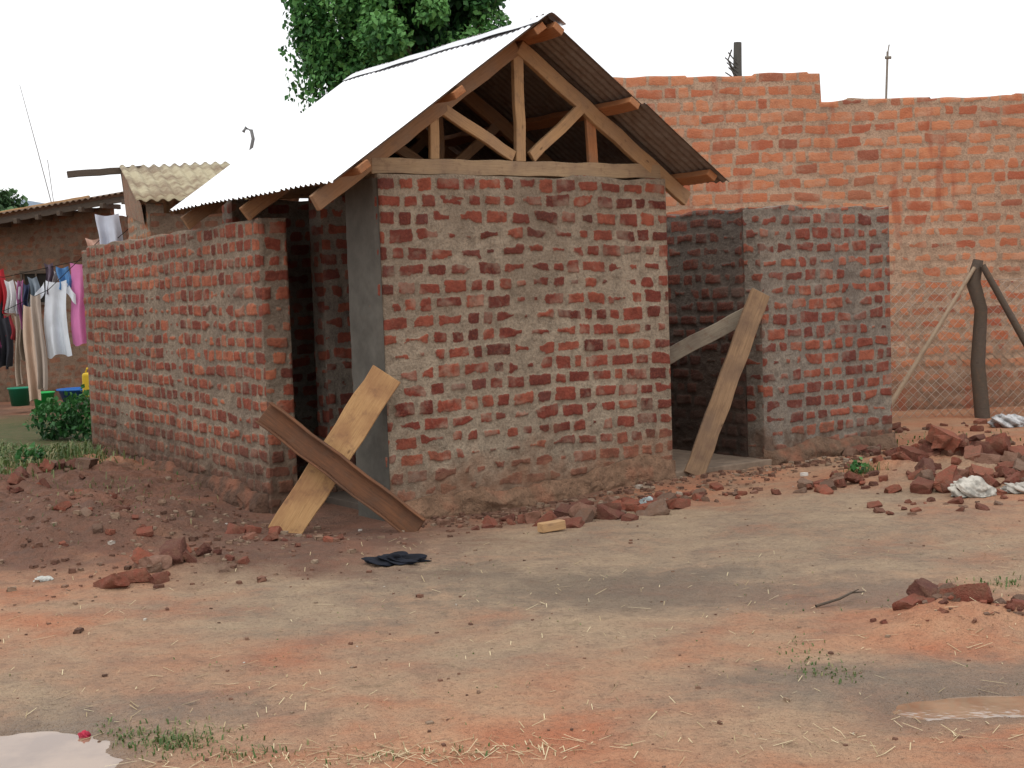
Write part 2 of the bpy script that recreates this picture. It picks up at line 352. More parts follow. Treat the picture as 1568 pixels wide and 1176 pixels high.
def earth(name,c):
    t=NT(name); p=t.pos(); n=t.noise(p,9,4,.7); n2=t.noise(p,45,3,.7); n3_=t.noise(p,3,3)
    q=t.mix(t.mr(n,.3,.7),c,tuple(.5*k for k in c)); q=t.mix(t.mr(n2,.5,.75,0,.7),q,(.07,.045,.03)); q=t.mix(t.mr(n3_,.5,.65,0,.6),q,(.30,.12,.07))
    return t.fin(q,.95,t.bump(n2,.02,1,t.bump(n,.03,.8)))
plinth('footing_front',P(-.02,-.008),P(2.68,-.008),.15,.08,3,earth('earthy_footing',(.27,.16,.10)))
plinth('footing_entry',P(3.69,-.008),P(5.40,-.008),.15,.10,5,earth('footing_grey',(.21,.13,.085)))
plinth('footing_side',P(-.208,5.68),P(-.405,1.16),.12,.08,6,earth('footing_dark',(.14,.078,.052)))
# timber
wd=wood_mat('rafter_wood',(.25,.125,.055),(.38,.20,.09),(.27,.175,.11))
wo=wood_mat('orange_wood',(.32,.12,.045),(.45,.19,.075),(.32,.16,.08))
wl=wood_mat('pale_wood',(.42,.25,.115),(.52,.32,.155),(.34,.22,.13))
tie=wood_mat('tie_wood',(.36,.25,.14),(.46,.33,.19),(.26,.18,.12))
AP=1.27;SL=.68;ZT=3.485
def rz(u): return ZT-SL*abs(u-AP)
vax=(float(-Vv[0]),float(-Vv[1]),0)
def tb(name,u0,z0,u1,z1,h,th,mat,v=.05):
    return beam(name,P3(u0,v,z0),P3(u1,v,z1),h,th,mat,up=vax,parent=house)
def truss(v,main):
    k=.118; c=k/2*1.21
    tb('tie_beam',-.03,2.497,2.63,2.505,.112,.056,tie if main else wd,v)
    tb('rafter_left',-.47,rz(-.47)-c,1.262,rz(1.262)-c,k,.050,wd,v)
    tb('rafter_right',2.93,rz(2.93)-c,1.278,rz(1.278)-c,k,.050,wl if main else wd,v-.002)
    tb('king_post',1.27,2.555,1.27,3.38,.088,.044,wl if main else wd,v+.004)
    tb('web_left',1.20,2.59,.56,2.93,.085,.040,wl if main else wd,v-.006)
    tb('web_right',1.36,2.59,1.86,2.98,.085,.040,wl if main else wd,v-.006)
    if main:
        tb('strut_left',.52,2.555,.53,2.88,.075,.036,wl,v+.03)
        tb('strut_right',1.98,2.555,1.97,2.92,.09,.036,wo,v+.03)
truss(.05,True); truss(1.2,False); truss(2.38,False)
for d,nm in ((.07,'ridge'),(.80,'mid'),(1.58,'eave')):
    for sg in (-1,1):
        u=AP+sg*d; z=rz(u)+.034
        beam('purlin_'+nm,P3(u,-.37+random.uniform(-.02,.02),z),P3(u,2.52,z),.10,.055,wo,up=(float(sg*SL*U[0]),float(sg*SL*U[1]),1),parent=house)
t=NT('galvanised_sheet'); p=t.pos(); n=t.noise(p,3,4); n2=t.noise(p,30,4)
gm=t.fin(t.mix(t.mr(n2,.4,.8,0,.25),(.88,.89,.91),(.62,.62,.62)),t.mr(n,.3,.7,.34,.48),None,1.0)
t=NT('sheet_underside'); p=t.pos(); n2=t.noise(p,14,5,.7)  # rust-toned darker copy of the roof metal, underside shade put into the colour
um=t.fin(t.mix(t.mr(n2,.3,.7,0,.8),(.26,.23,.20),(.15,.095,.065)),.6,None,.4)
def sheet(name,sg,d0,d1,v0,v1,lift,parent=house,seed=0):
    nv=int((v1-v0)/.076*10); nd=14
    v,d=np.meshgrid(np.linspace(v0,v1,nv),np.linspace(d0,d1,nd),indexing='ij')
    w=.0095*np.sin(v/.076*2*math.pi); nl=math.hypot(1,SL)
    dd=d+.02*(np.floor((v+.2)/.72)%2)*(d>d1-.02)
    u=AP+sg*(dd+w*SL/nl); z=ZT-SL*dd+lift+w/nl+.006*(vnoise(v*1.7,d*2,seed+1)-.5)*2+.006*((np.floor((v+.2)/.72)%2))
    xy=O[None,None,:]+U*u[...,None]+Vv*v[...,None]
    for off,m,nm in ((0,gm,name),(-.0025,um,name+'_underside')):
        mesh_np(nm,np.concatenate([xy,(z+off)[...,None]],-1).reshape(-1,3),grid_faces(nv,nd),m,smooth=True,parent=parent)
sheet('roof_sheet_left',-1,.0,1.78,-.36,2.57,.082,seed=1)
sheet('roof_sheet_right_upper',1,.0,.95,-.33,2.57,.095,seed=2)
sheet('roof_sheet_right_lower',1,.88,1.70,-.40,2.57,.080,seed=3)
vv_,a_=np.meshgrid(np.linspace(-.40,2.56,60),np.linspace(-.13,.13,13),indexing='ij')
zz_=ZT+.110-SL*np.sqrt(a_**2+.0004)+.003*np.sin(vv_*9)
xy=O[None,None,:]+U*(AP+a_)[...,None]+Vv*vv_[...,None]
mesh_np('ridge_cap',np.concatenate([xy,zz_[...,None]],-1).reshape(-1,3),grid_faces(60,13),gm,smooth=True,parent=house)
# planks
beam('wooden_plank',(-1.60,9.36,-.02),(-.875,9.715,1.04),.225,.03,wood_mat('plank_wood',(.38,.215,.09),(.50,.31,.14),(.25,.125,.06)),up=(.05,-1,.15))
ch=empty('leaning_timber_channel'); rm=wood_mat('stained_timber',(.13,.06,.03),(.24,.10,.045),(.09,.048,.03))
p0=Vector((-1.70,9.50,.82));p1=Vector((-.66,9.28,.01)); ax=(p1-p0).normalized()
fn=Vector((-.1,-1,.1)); fn=(fn-ax*fn.dot(ax)).normalized(); up=fn.cross(ax).normalized()
if up.z<0: up=-up
beam('web',p0,p1,.15,.014,rm,up=fn,parent=ch)
for sg in (1,-1):
    o_=up*sg*.079+fn*.026
    beam('flange',p0+o_,p1+o_,.014,.065,rm,up=fn,parent=ch)
beam('wooden_plank',(1.46,11.30,.03),(2.12,11.76,1.50),.17,.04,wood_mat('brown_plank',(.20,.12,.065),(.30,.19,.105),(.14,.09,.06)),up=(.15,-1,.2))
beam('wooden_plank',(1.20,11.72,.93),(2.14,11.86,1.37),.13,.04,wood_mat('grey_plank',(.20,.165,.12),(.28,.235,.17),(.14,.11,.085)),up=(.1,-1,.1))
# ------------------------------------------------------------ big rear brick wall
bm4=brick_mat('brick_boundary',[(0,(.38,.11,.06)),(.25,(.48,.165,.08)),(.6,(.56,.23,.115)),(.85,(.50,.215,.115)),(1,(.28,.09,.055))],(.50,.34,.235),(.41,.28,.19),(.32,.18,.115),dz=(.1,.6),smear=.4,stain=(.35,.13,.08),low=2.1,over=.15,hi=(.52,.24,.14))
wall_mesh('brick_boundary_wall',(.7,16.35),(10.5,16.6),.25,3.66,.018,12,bm4,None,row=.155,lens=(.27,.26,.25,.13),joint=.028,bj=.046,warp=.005,relief=.006,rough=.007,smear=.02,topvar=.012,res_in=.08,steps=lambda s:np.where(s<3.02,.33,0)+.02*(vnoise(s*3.6,s*0,1)>.55))
# ------------------------------------------------------------ fence
fence=empty('chain_link_fence')
pm=wood_mat('pole_wood',(.07,.055,.045),(.12,.09,.07),(.09,.07,.05)); pmL=wood_mat('pole_light',(.36,.27,.19),(.42,.32,.22),(.3,.23,.16))
tubes_obj('post',[([(5.19,15.3,-.05),(5.14,15.3,.6),(5.19,15.32,1.2),(5.10,15.3,1.5),(5.16,15.3,1.74)],[.085,.08,.07,.08,.055])],pm,9,fence)
tubes_obj('brace',[([(5.17,15.2,1.68),(5.6,15.15,.85),(6.05,15.1,.0)],[.035,.04,.045])],pm,7,fence)
tubes_obj('brace_light',[([(5.10,15.25,1.66),(4.6,15.2,.9),(4.02,15.2,.0)],[.022,.025,.03])],pmL,7,fence)
tubes_obj('post_far',[([(8.6,15.4,-.05),(8.62,15.4,1.7)],[.06,.05])],pm,7,fence)
wire=[];Hf=1.5;x0,x1=3.5,8.6
k=x0-Hf
while k<x1:
    for sg in (1,-1):
        pts=[]
        for q in range(0,7):
            z=Hf*q/6; x=k+z if sg>0 else k+Hf-z
            if x0<=x<=x1: pts.append((x,15.38+.02*math.sin(x*3+z*4),z+.02))
        if len(pts)>1: wire.append((pts,.0028))
    k+=.10
wire.append(([(x0,15.37,Hf+.02),(x1,15.37,Hf+.02)],.003))
tubes_obj('wire_mesh',wire,plain('wire',(.50,.44,.38),.5,.3,.3),3,fence)
tubes_obj('wooden_pole',[([(2.93,17.3,0),(2.90,17.3,4.2),(2.91,17.3,4.52)],[.06,.055,.05]),([(2.9,17.25,4.0),(2.80,17.25,4.25)],.012),([(2.9,17.25,4.1),(2.78,17.25,4.3),(2.82,17.2,4.42)],.01)]+[([(2.9,17.25,3.95+.05*i),(2.78-.02*(i%3),17.22,4.03+.06*i)],.008) for i in range(7)],plain('dark_wood',(.10,.10,.09),.9),7)
tubes_obj('metal_stake',[([(4.50,16.5,3.6),(4.53,16.5,4.22)],.013),([(4.50,16.5,4.15),(4.57,16.5,4.15)],.018),([(4.53,16.5,4.2),(4.55,16.5,4.3)],.007)],plain('stake',(.25,.22,.18),.7),6)
tubes_obj('bent_standpipe',[([(-3.62,20,0),(-3.60,20,3.7),(-3.56,20,3.86),(-3.58,20,3.98),(-3.66,20,4.02),(-3.70,20,3.96)],.025)],plain('pipe',(.2,.2,.2),.6),7)
# ------------------------------------------------------------ left houses
rust=NT('rusty_sheet'); p=rust.pos(); n=rust.noise(p,4,5,.7); rustm=rust.fin(rust.mix(rust.mr(n,.35,.65),(.22,.17,.12),(.13,.07,.045)),.8)
yel=NT('weathered_sheet'); p=yel.pos(); n=yel.noise(p,3,5,.7); yelm=yel.fin(yel.mix(yel.mr(n,.42,.62,0,.8),(.40,.35,.23),(.16,.10,.06)),.7)
dim=brick_mat('brick_old',[(0,(.16,.07,.045)),(.5,(.24,.11,.065)),(1,(.30,.15,.09))],(.24,.17,.12),(.19,.13,.09),(.17,.11,.07),smear=.7)
dim2=brick_mat('brick_old_orange',[(0,(.35,.14,.08)),(.5,(.45,.2,.1)),(1,(.5,.24,.13))],(.33,.27,.2),(.3,.23,.17),(.2,.13,.08),smear=.5)
def corr(name,TL,TR,BR,BL,mat,parent,wav=.1,amp=.015):
    TL,TR,BR,BL=[np.array(q,float) for q in (TL,TR,BR,BL)]
    L=np.linalg.norm(TR-TL); ns=int(L/wav*8)+2; nd=6
    s,d=np.meshgrid(np.linspace(0,1,ns),np.linspace(0,1,nd),indexing='ij')
    Pq=(TL+(TR-TL)*s[...,None])*(1-d[...,None])+(BL+(BR-BL)*s[...,None])*d[...,None]
    Pq[...,2]+=amp*np.sin(s*L/wav*2*math.pi)+.03*vnoise(s*3,d*3,2)
    o=mesh_np(name,Pq.reshape(-1,3),grid_faces(ns,nd),mat,smooth=True,parent=parent)
    m=o.modifiers.new('s','SOLIDIFY'); m.thickness=.008; return o
hA=empty('old_mud_house')
wall_mesh('wall',(-12,23.9),(-6.75,23.9),.25,2.75,.04,71,dim,hA,topvar=.0,steps=lambda s:.5*s/5.25)
wall_mesh('side',(-6.75,23.9),(-6.4,28),.25,3.1,.05,72,dim,hA)
corr('roof',(-12.2,28,2.98),(-6.1,28,3.95),(-6.0,23.2,3.45),(-12.2,23.2,2.62),rustm,hA)
beam('fascia',(-12.2,23.3,2.50),(-6.05,23.3,3.36),.04,.10,pm,parent=hA)
beam('roof_weight',(-8.6,23.6,3.16),(-7.0,23.6,3.39),.10,.06,wl,parent=hA)
for i in range(9):
    x=-9.2+i*.36; beam('rafter_end',(x,23.15,2.86+.14*(x+9.2)),(x,24.2,2.9+.14*(x+9.2)),.06,.08,pm,parent=hA)
dkm=plain('dark_void',(.02,.018,.015),.9)
beam('window_opening',(-8.25,23.86,1.9),(-7.85,23.86,1.9),.03,.5,dkm,parent=hA)
for zz in (1.63,2.17): beam('window_frame',(-8.32,23.84,zz),(-7.78,23.84,zz),.06,.05,pm,parent=hA)
for xx in (-8.3,-8.05,-7.8): beam('window_bar',(xx,23.83,1.62),(xx,23.83,2.18),.05,.03,pm,up=(1,0,0),parent=hA)
hB=empty('brick_outhouse')
wall_mesh('wall',(-4.15,16.35),(-2.2,17.15),.2,2.62,.03,75,dim,hB)
wall_mesh('side',(-4.75,17.6),(-4.2,16.36),.2,2.75,.02,76,dim2,hB)
corr('roof',(-4.85,17.7,3.30),(-2.6,18.6,3.36),(-2.0,17.0,2.80),(-4.22,16.05,2.74),yelm,hB,wav=.13,amp=.016)
corr('roof_back',(-4.85,17.7,3.31),(-2.6,18.6,3.37),(-3.0,20.0,2.8),(-5.2,19.2,2.74),rustm,hB,wav=.13,amp=.02)
beam('ridge_pole',(-5.45,17.5,3.22),(-4.6,17.8,3.28),.07,.08,pm,parent=hB)
mesh_np('gable',[(-4.78,17.62,2.7),(-4.22,16.34,2.5),(-4.24,16.3,2.74),(-4.82,17.66,3.26),(-5.15,19.1,2.7)],[np.array([[0,1,2,3]]),np.array([[0,3,4]])],dim2,parent=hB)
# ------------------------------------------------------------ clothes line
cl=empty('clothes_line')
def cloth(nm,x0,x1,zt,zb,y,col,parent=cl,seed=0,sleeve=False):
    n,m=26,30
    s,d=np.meshgrid(np.linspace(0,1,n),np.linspace(0,1,m),indexing='ij')
    taper=1-.12*np.sin(d*2.2+seed)
    x=(x0+x1)/2+(x1-x0)*(s-.5)*taper+.02*np.sin(d*5+seed)
    z=zt+(zb-zt)*d+.05*(vnoise(s*3,d*0,seed)-.5)*d*2-.03*np.sin(s*math.pi)*(1-d)
    yy=y+.05*np.sin(s*9+seed)*(.3+d)+.03*np.sin(s*17+seed*2)*d+.03*vnoise(s*4,d*4,seed)
    t=NT('cloth_'+nm); q=t.noise(t.pos(),6,4); mt=t.fin(t.mix(t.mr(q,.4,.8,0,.4),col,tuple(.6*k for k in col)),.9)
    o=mesh_np(nm,np.stack([x,yy,z],-1).reshape(-1,3),grid_faces(n,m),mt,smooth=True,parent=parent)
    if sleeve:
        for sx in (x0,x1):
            sg=-1 if sx==x0 else 1
            s2,d2=np.meshgrid(np.linspace(0,1,10),np.linspace(0,1,10),indexing='ij')
            x=sx+sg*(.13*s2)-sg*.02; z=zt-.02-.17*s2-.14*d2
            mesh_np('sleeve',np.stack([x,y+.03*np.sin(s2*6)+0*z,z],-1).reshape(-1,3),grid_faces(10,10),mt,smooth=True,parent=parent)
    return o
Yc=18.0
cloth('pink_cloth',-5.68,-5.36,2.14,1.10,Yc,(.68,.22,.45),seed=1)
cloth('white_shirt',-5.99,-5.68,1.92,.95,Yc-.05,(.72,.76,.82),seed=2,sleeve=True)
cloth('beige_towel',-6.24,-6.09,1.62,.40,Yc-.1,(.58,.43,.33),seed=3)
cloth('grey_towel',-6.10,-5.99,1.75,.55,Yc-.15,(.50,.42,.36),seed=4)
cloth('light_garment',-5.25,-4.98,2.75,2.15,Yc,(.62,.66,.76),seed=5)
cloth('peach_garment',-5.42,-5.22,2.45,2.1,Yc,(.66,.42,.33),seed=6)
for i,(a,b,zt,zb,c) in enumerate([(-6.78,-6.60,2.2,1.4,(.03,.05,.06)),(-6.62,-6.52,2.1,1.5,(.45,.03,.04)),(-6.5,-6.4,1.95,1.55,(.75,.75,.76)),(-6.38,-6.3,1.93,1.5,(.7,.72,.75)),(-6.28,-6.18,1.9,1.5,(.05,.06,.12)),(-6.8,-6.62,1.5,.95,(.7,.12,.35)),(-6.66,-6.55,1.5,.8,(.03,.03,.04)),(-6.52,-6.44,1.5,1.2,(.4,.05,.06)),(-6.18,-6.08,1.98,1.6,(.25,.3,.35)),(-5.98,-5.86,2.15,1.7,(.12,.09,.12)),(-6.42,-6.28,1.55,.9,(.35,.28,.22)),(-6.98,-6.82,2.1,1.2,(.10,.22,.25)),(-6.3,-6.2,1.55,1.1,(.04,.04,.05)),(-5.80,-5.66,2.1,1.8,(.10,.25,.5)),(-6.58,-6.46,1.48,.85,(.04,.04,.05)),(-6.75,-6.68,1.5,.7,(.5,.42,.36)),(-6.46,-6.36,1.5,.6,(.55,.45,.36)),(-5.9,-5.8,2.05,1.75,(.55,.5,.5)),(-6.34,-6.26,1.95,1.35,(.35,.12,.25))]):
    cloth('garment',a,b,zt,zb,Yc+.1-.03*(i%5),c,seed=i+10)
tubes_obj('line',[([(-9,18,2.35),(-6.5,18,1.98),(-5.3,18,2.2),(-4.6,18,2.75)],.006),([(-9,18,1.7),(-6.5,17.95,1.55),(-5.9,17.9,1.8),(-5.2,18,2.45)],.006)],dkm,4,cl)
tubes_obj('line_post',[([(-9,18,0),(-9,18,2.4)],.04),([(-4.62,18.1,0),(-4.6,18.1,2.8)],.04)],pm,6,cl)
def bucket(name,x,y,r,h,col,z=0.0):
    prof=[(.0,.01),(r*.75,.01),(r*.78,0),(r,h),(r*1.08,h),(r*1.08,h+.02),(r*.95,h+.02),(r*.72,.03),(0,.03)]
    V=[];n=20
    for (rr,zz) in prof:
        for k in range(n):
            a=2*math.pi*k/n; V.append((x+rr*math.cos(a),y+rr*math.sin(a),z+zz))
    F=[(i*n+k,i*n+(k+1)%n,(i+1)*n+(k+1)%n,(i+1)*n+k) for i in range(len(prof)-1) for k in range(n)]
    t=NT(name+'_m'); m=t.fin(col,.4)
    return mesh_np(name,V,np.array(F),m,smooth=True)
bucket('green_bucket',-7.55,21.3,.17,.26,(.02,.22,.13),.08)
bucket('green_bucket',-6.85,20.3,.15,.28,(.03,.42,.10),.04)
bucket('blue_basin',-6.5,20.9,.32,.18,(.02,.12,.40),.14)
jc=empty('yellow_jerrycan'); ym=NT('yellow_plastic').fin((.62,.42,.03),.45)
def roundbox(nm,c,s,mat,parent,bev):
    x,y,z=[q/2 for q in s]
    vs=[(c[0]+a*x,c[1]+b*y,c[2]+d*z) for d in(-1,1) for a,b in((-1,-1),(1,-1),(1,1),(-1,1))]
    o=mesh_np(nm,vs,np.array([[0,3,2,1],[4,5,6,7],[0,1,5,4],[1,2,6,5],[2,3,7,6],[3,0,4,7]]),mat,parent=parent)
    b=o.modifiers.new('b','BEVEL'); b.width=bev;b.segments=3; return o
roundbox('body',(-6.12,20.3,.42),(.28,.18,.36),ym,jc,.04)
tubes_obj('handle',[([(-6.22,20.3,.6),(-6.2,20.3,.66),(-6.1,20.3,.66),(-6.08,20.3,.6)],.015)],ym,6,jc)
tubes_obj('spout',[([(-6.02,20.3,.58),(-6.02,20.3,.66)],.025)],ym,8,jc)
roundbox('crate',(-6.12,20.3,.12),(.4,.3,.24),pm,jc,.02)
# ------------------------------------------------------------ foliage
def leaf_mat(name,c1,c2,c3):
    t=NT(name); r=t.attr('tone'); c=t.ramp(r,[(0,c1),(.5,c2),(1,c3)])
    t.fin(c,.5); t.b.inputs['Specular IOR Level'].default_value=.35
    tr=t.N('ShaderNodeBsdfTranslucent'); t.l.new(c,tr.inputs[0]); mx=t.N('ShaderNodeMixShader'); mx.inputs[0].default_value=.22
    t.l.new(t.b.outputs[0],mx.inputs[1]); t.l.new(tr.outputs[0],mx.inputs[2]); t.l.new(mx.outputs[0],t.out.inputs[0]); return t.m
def leaves(name,pts,size,mat,parent=None,tone=None,droop=.4,nb=None):
    n=len(pts); g=np.random.RandomState(n)
    ax=g.randn(n,3); ax[:,2]-=droop*2; ax/=np.linalg.norm(ax,axis=1)[:,None]
    nr=g.randn(n,3)*.7; nr[:,2]+=1.0
    if nb is not None: nr+=nb*1.2
    sd=np.cross(ax,nr); sd/=np.linalg.norm(sd,axis=1)[:,None]; up=np.cross(sd,ax)
    s=(size*(.6+.8*g.rand(n)))[:,None]
    c=pts
    v=np.stack([c-ax*s*.5,c-ax*s*.1+sd*s*.36+up*s*.08,c+ax*s*.55,c-ax*s*.1-sd*s*.36+up*s*.08,c-ax*s*.05],1)
    b=np.arange(n)[:,None]*5
    F=np.concatenate([b+np.array([[0,1,4]]),b+np.array([[1,2,4]]),b+np.array([[2,3,4]]),b+np.array([[3,0,4]])])
    rr=np.repeat(np.clip((g.rand(n) if tone is None else tone+.25*(g.rand(n)-.5)),0,1),5)
    return mesh_np(name,v.reshape(-1,3),F,mat,{'tone':rr},smooth=False,parent=parent)
def crown(lobes,n,g):
    vol=np.array([l[3]*l[4]*l[5] for l in lobes])**.67; vol/=vol.sum(); out=[];nb=[];rn=[]
    for l,w in zip(lobes,vol):
        k=int(n*w); q=g.randn(k,3); q/=np.linalg.norm(q,axis=1)[:,None]
        lump=1+.28*(vnoise(q[:,0]*3+l[0]*3,q[:,2]*3+q[:,1]*3,1)-.5)*2
        r=(1-.5*g.rand(k)**1.6)*lump
        out.append(np.array(l[:3])+q*r[:,None]*np.array(l[3:6])); nb.append(q); rn.append(np.clip(.3+.55*(r-.6)*1.6+.3*q[:,2]+l[6],0,1))  # leaf tone rises outward and upward: crown light and shade in the colour
    return np.concatenate(out),np.concatenate(nb),np.concatenate(rn)
g=np.random.RandomState(5)
lm=leaf_mat('leaf_green',(.015,.055,.018),(.045,.16,.04),(.13,.32,.085))
tree=empty('broadleaf_tree')
bark=plain('bark',(.12,.09,.06),.95,0,.7,8)
tubes_obj('trunk',[([(-1.2,22.3,-.1),(-1.25,22.3,1.5),(-1.15,22.3,3),(-1.3,22.3,4.6),(-1.2,22.2,6.5)],[.34,.28,.24,.2,.1]),([(-1.2,22.3,3.2),(-2,22.2,4.6),(-2.5,22.1,6)],[.14,.1,.05]),([(-1.2,22.3,3.5),(-.6,22.3,5),(-.1,22.3,6.5)],[.14,.1,.05]),([(-1.3,22.3,4.6),(-1.6,21.9,6),(-1.7,21.7,7.5)],[.12,.08,.04])],bark,9,tree)
lob=[]
for i in range(52):
    a=g.rand()*6.28; rr=g.rand()**.5; z=4.9+g.rand()*3.9
    wx=1.5 if z<7.6 else 1.15
    lob.append((-1.45+wx*rr*math.cos(a),22.2+1.3*rr*math.sin(a),z,.28+.32*g.rand(),.28+.32*g.rand(),.25+.28*g.rand(),.4*(g.rand()-.5)))
for (x,z) in ((-2.95,6.3),(-2.9,5.7),(-2.75,5.3),(-2.6,4.9),(-2.2,5.0),(-.2,6.2),(0,6.6),(-2.75,7.0),(-1.2,4.9),(-.6,5.2),(-1.7,4.9),(-2.45,5.5),(-2.9,6.0)):
    lob.append((x,21.8,z,.36,.4,.40,.25*(g.rand()-.3)))
for (x,z) in ((-2.2,6.5),(-1.8,5.9),(-2.4,6.0),(-1.2,6.4),(-1.0,5.8),(-1.6,6.8)):
    lob.append((x,21.2,z,.26,.26,.22,.35))
pts,nb,rn=crown(lob,46000,g)
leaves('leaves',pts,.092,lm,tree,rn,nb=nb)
vp=[]
for i in range(34):
    x=-3.25+.6*g.rand() if i<24 else -3.2+3*g.rand(); y=21.5+.6*g.rand(); z0=5.6+.9*g.rand(); L=.5+1.1*g.rand()
    for k in range(int(L*38)):
        vp.append((x+.07*g.randn()+.05*math.sin(k*.3+i),y+.06*g.randn(),z0-L*k/(L*38)))
leaves('vines',np.array(vp),.085,lm,tree,None,droop=1.0)
pts,nb,rn=crown([(-1.4,22.5,6.8,1.25,1.0,1.7,-.5)],6000,g); leaves('inner_shade_leaves',pts,.2,lm,tree,rn*.2)  # added dark filler leaves; the crown's inner shade is in their colour
far=leaf_mat('leaf_far',(.02,.05,.02),(.045,.10,.04),(.08,.16,.06))
def small_tree(name,x,y,h,r,n,ls):
    e=empty(name); tubes_obj('trunk',[([(x,y,-.1),(x+.1,y,h*.5),(x,y,h*.85)],[.15,.1,.05])],bark,7,e)
    L=[(x+r*.7*g.randn()*.6,y+r*.5*g.randn(),h-r*.9+r*.6*g.randn(),r*.45,r*.45,r*.4,.2*(g.rand()-.5)) for _ in range(9)]
    q,nb,rn=crown(L,n,g); leaves('leaves',q,ls,far,e,rn,nb=nb)
small_tree('shade_tree',-14.9,40,5.0,1.2,3500,.22)
small_tree('shrub',-9.3,25.5,2.5,.6,1500,.16)
small_tree('shade_tree',-22,48,6,2,3000,.3)
hx=np.linspace(-520,-20,80); hyy=np.linspace(380,520,20)
HX,HY=np.meshgrid(hx,hyy,indexing='ij')
HZ=(34*np.exp(-((HX+160)/60)**2)+24*np.exp(-((HX+300)/80)**2)+5*fbm(HX*.03,HY*.03,2,4))*np.sin(np.clip((HY-380)/140,0,1)*math.pi)-2
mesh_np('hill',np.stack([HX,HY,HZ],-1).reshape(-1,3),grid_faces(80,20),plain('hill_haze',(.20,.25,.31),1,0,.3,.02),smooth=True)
tubes_obj('antenna_mast',[([(-9.6,30,3.2),(-9.95,30,4.9),(-10.25,30,6.3)],[.012,.01,.006]),([(-9.62,30,3.2),(-9.75,30,4.7)],.008)],plain('mast',(.3,.3,.3),.6),5)
# ------------------------------------------------------------ grass
def tuft_mesh(name,spots,mat):
    V=[]
    for (x,y,rx,ry,n,h) in spots:
        q=g.randn(n,2)
        for a,b in q: V.append((x+a*rx,y+b*ry,h))
    A=np.array(V); z=ground_h(A[:,0],A[:,1])
    A=A[z>WATER+.004]; z=ground_h(A[:,0],A[:,1]); n=len(A)
    hh=A[:,2]*(.4+.9*g.rand(n)); an=g.rand(n)*6.28; ln=.3+.9*g.rand(n); w=.0022+.0025*g.rand(n)+.004*(A[:,1]>12)
    dx=np.cos(an);dy=np.sin(an)
    b=np.stack([A[:,0],A[:,1],z-.005],-1); sd=np.stack([-dy,dx,0*dx],-1)*w[:,None]
    m=b+np.stack([dx*hh*ln*.35,dy*hh*ln*.35,hh*.65],-1); tp=b+np.stack([dx*hh*ln,dy*hh*ln,hh*(1-.4*ln)],-1)
    v=np.stack([b-sd,b+sd,m+sd*.8,m-sd*.8,tp],1).reshape(-1,3)
    k=np.arange(n)[:,None]*5
    return mesh_np(name,v,[k+np.array([[0,1,2,3]]),k+np.array([[3,2,4]])],mat,{'tone':np.repeat(g.rand(n),5)})
gm1=leaf_mat('grass_blade',(.05,.10,.02),(.10,.16,.045),(.28,.25,.12))
tuft_mesh('grass',[(-1.25,4.97,.09,.06,260,.032),(-1.5,5.12,.12,.06,200,.028),(-1.0,4.8,.12,.04,80,.03),(1.25,5.55,.09,.08,120,.022),(1.22,5.9,.06,.12,60,.02),(2.5,7.1,.12,.06,90,.035),(2.72,10.85,.10,.06,120,.09),(-5.5,16.3,.8,1.0,8000,.20),(-5.3,14.2,.5,.8,4500,.16),(-6.3,15.6,.7,1.2,3000,.18),(-4.6,12.8,.5,.6,1000,.10),(-3.2,11.2,.4,.5,160,.06),(-3.0,9.6,.4,.5,60,.05),(3.9,13.5,.6,.4,150,.05),(2.1,6.8,.5,.3,60,.02),(-.3,4.75,.3,.05,60,.025),(.5,6.5,1.5,1,120,.015),(-.8,6.2,1.2,.8,100,.015)],gm1)
q,nb,rn=crown([(-5.2,16.8,.25,.35,.3,.3,0),(-4.8,16.6,.2,.3,.3,.25,.1),(-5.6,17.0,.2,.3,.3,.25,-.1),(-4.6,13.2,.15,.15,.15,.12,.0)],1700,g); leaves('weed_bush',q,.07,lm,None,rn*.6)
q,nb,rn=crown([(2.70,10.85,.12,.08,.06,.06,.0)],40,g); leaves('weed_plant',q,.045,lm,None,rn)
# ------------------------------------------------------------ rubble
def cube_grid(k=4):
    V=[];F=[]
    l=np.linspace(-1,1,k+1)
    for ax_ in range(3):
        for sg in (-1,1):
            a,b=np.meshgrid(l,l,indexing='ij'); c=np.full_like(a,sg)
            co=[None]*3; co[ax_]=c; co[(ax_+1)%3]=a; co[(ax_+2)%3]=b
            off=sum(len(v) for v in V); P_=np.stack(co,-1).reshape(-1,3); f=grid_faces(k+1,k+1,off)
            if sg<0: f=f[:,::-1]
            V.append(P_);F.append(f)
    return np.concatenate(V),np.concatenate(F)
CV,CF=cube_grid(7)
def n3(p,s,sd): return vnoise(p[:,0]*s+p[:,2]*s*.7,p[:,1]*s-p[:,2]*s*.6,sd)-.5
def rock(g,sx,sy,sz,amt=.14,tilt=.35):
    v=CV.copy(); r=np.linalg.norm(v,axis=1)[:,None]; v=v*(1-.10*(r-1)); o=g.rand(3)*50
    for ax_ in range(3): v[:,ax_]+=amt*2*n3(CV*1.0+o,1.3,ax_)+amt*.9*n3(CV+o,4,ax_+3)
    for _ in range(2):
        nn=g.randn(3); nn/=np.linalg.norm(nn); dd=(v@nn)-(.8+.5*g.rand()); v=v-np.clip(dd,0,None)[:,None]*nn
    v=v*np.array([sx,sy,sz])/2
    R=np.array(Euler((g.randn()*tilt,g.randn()*tilt,g.rand()*6.28)).to_matrix()); return v@R.T
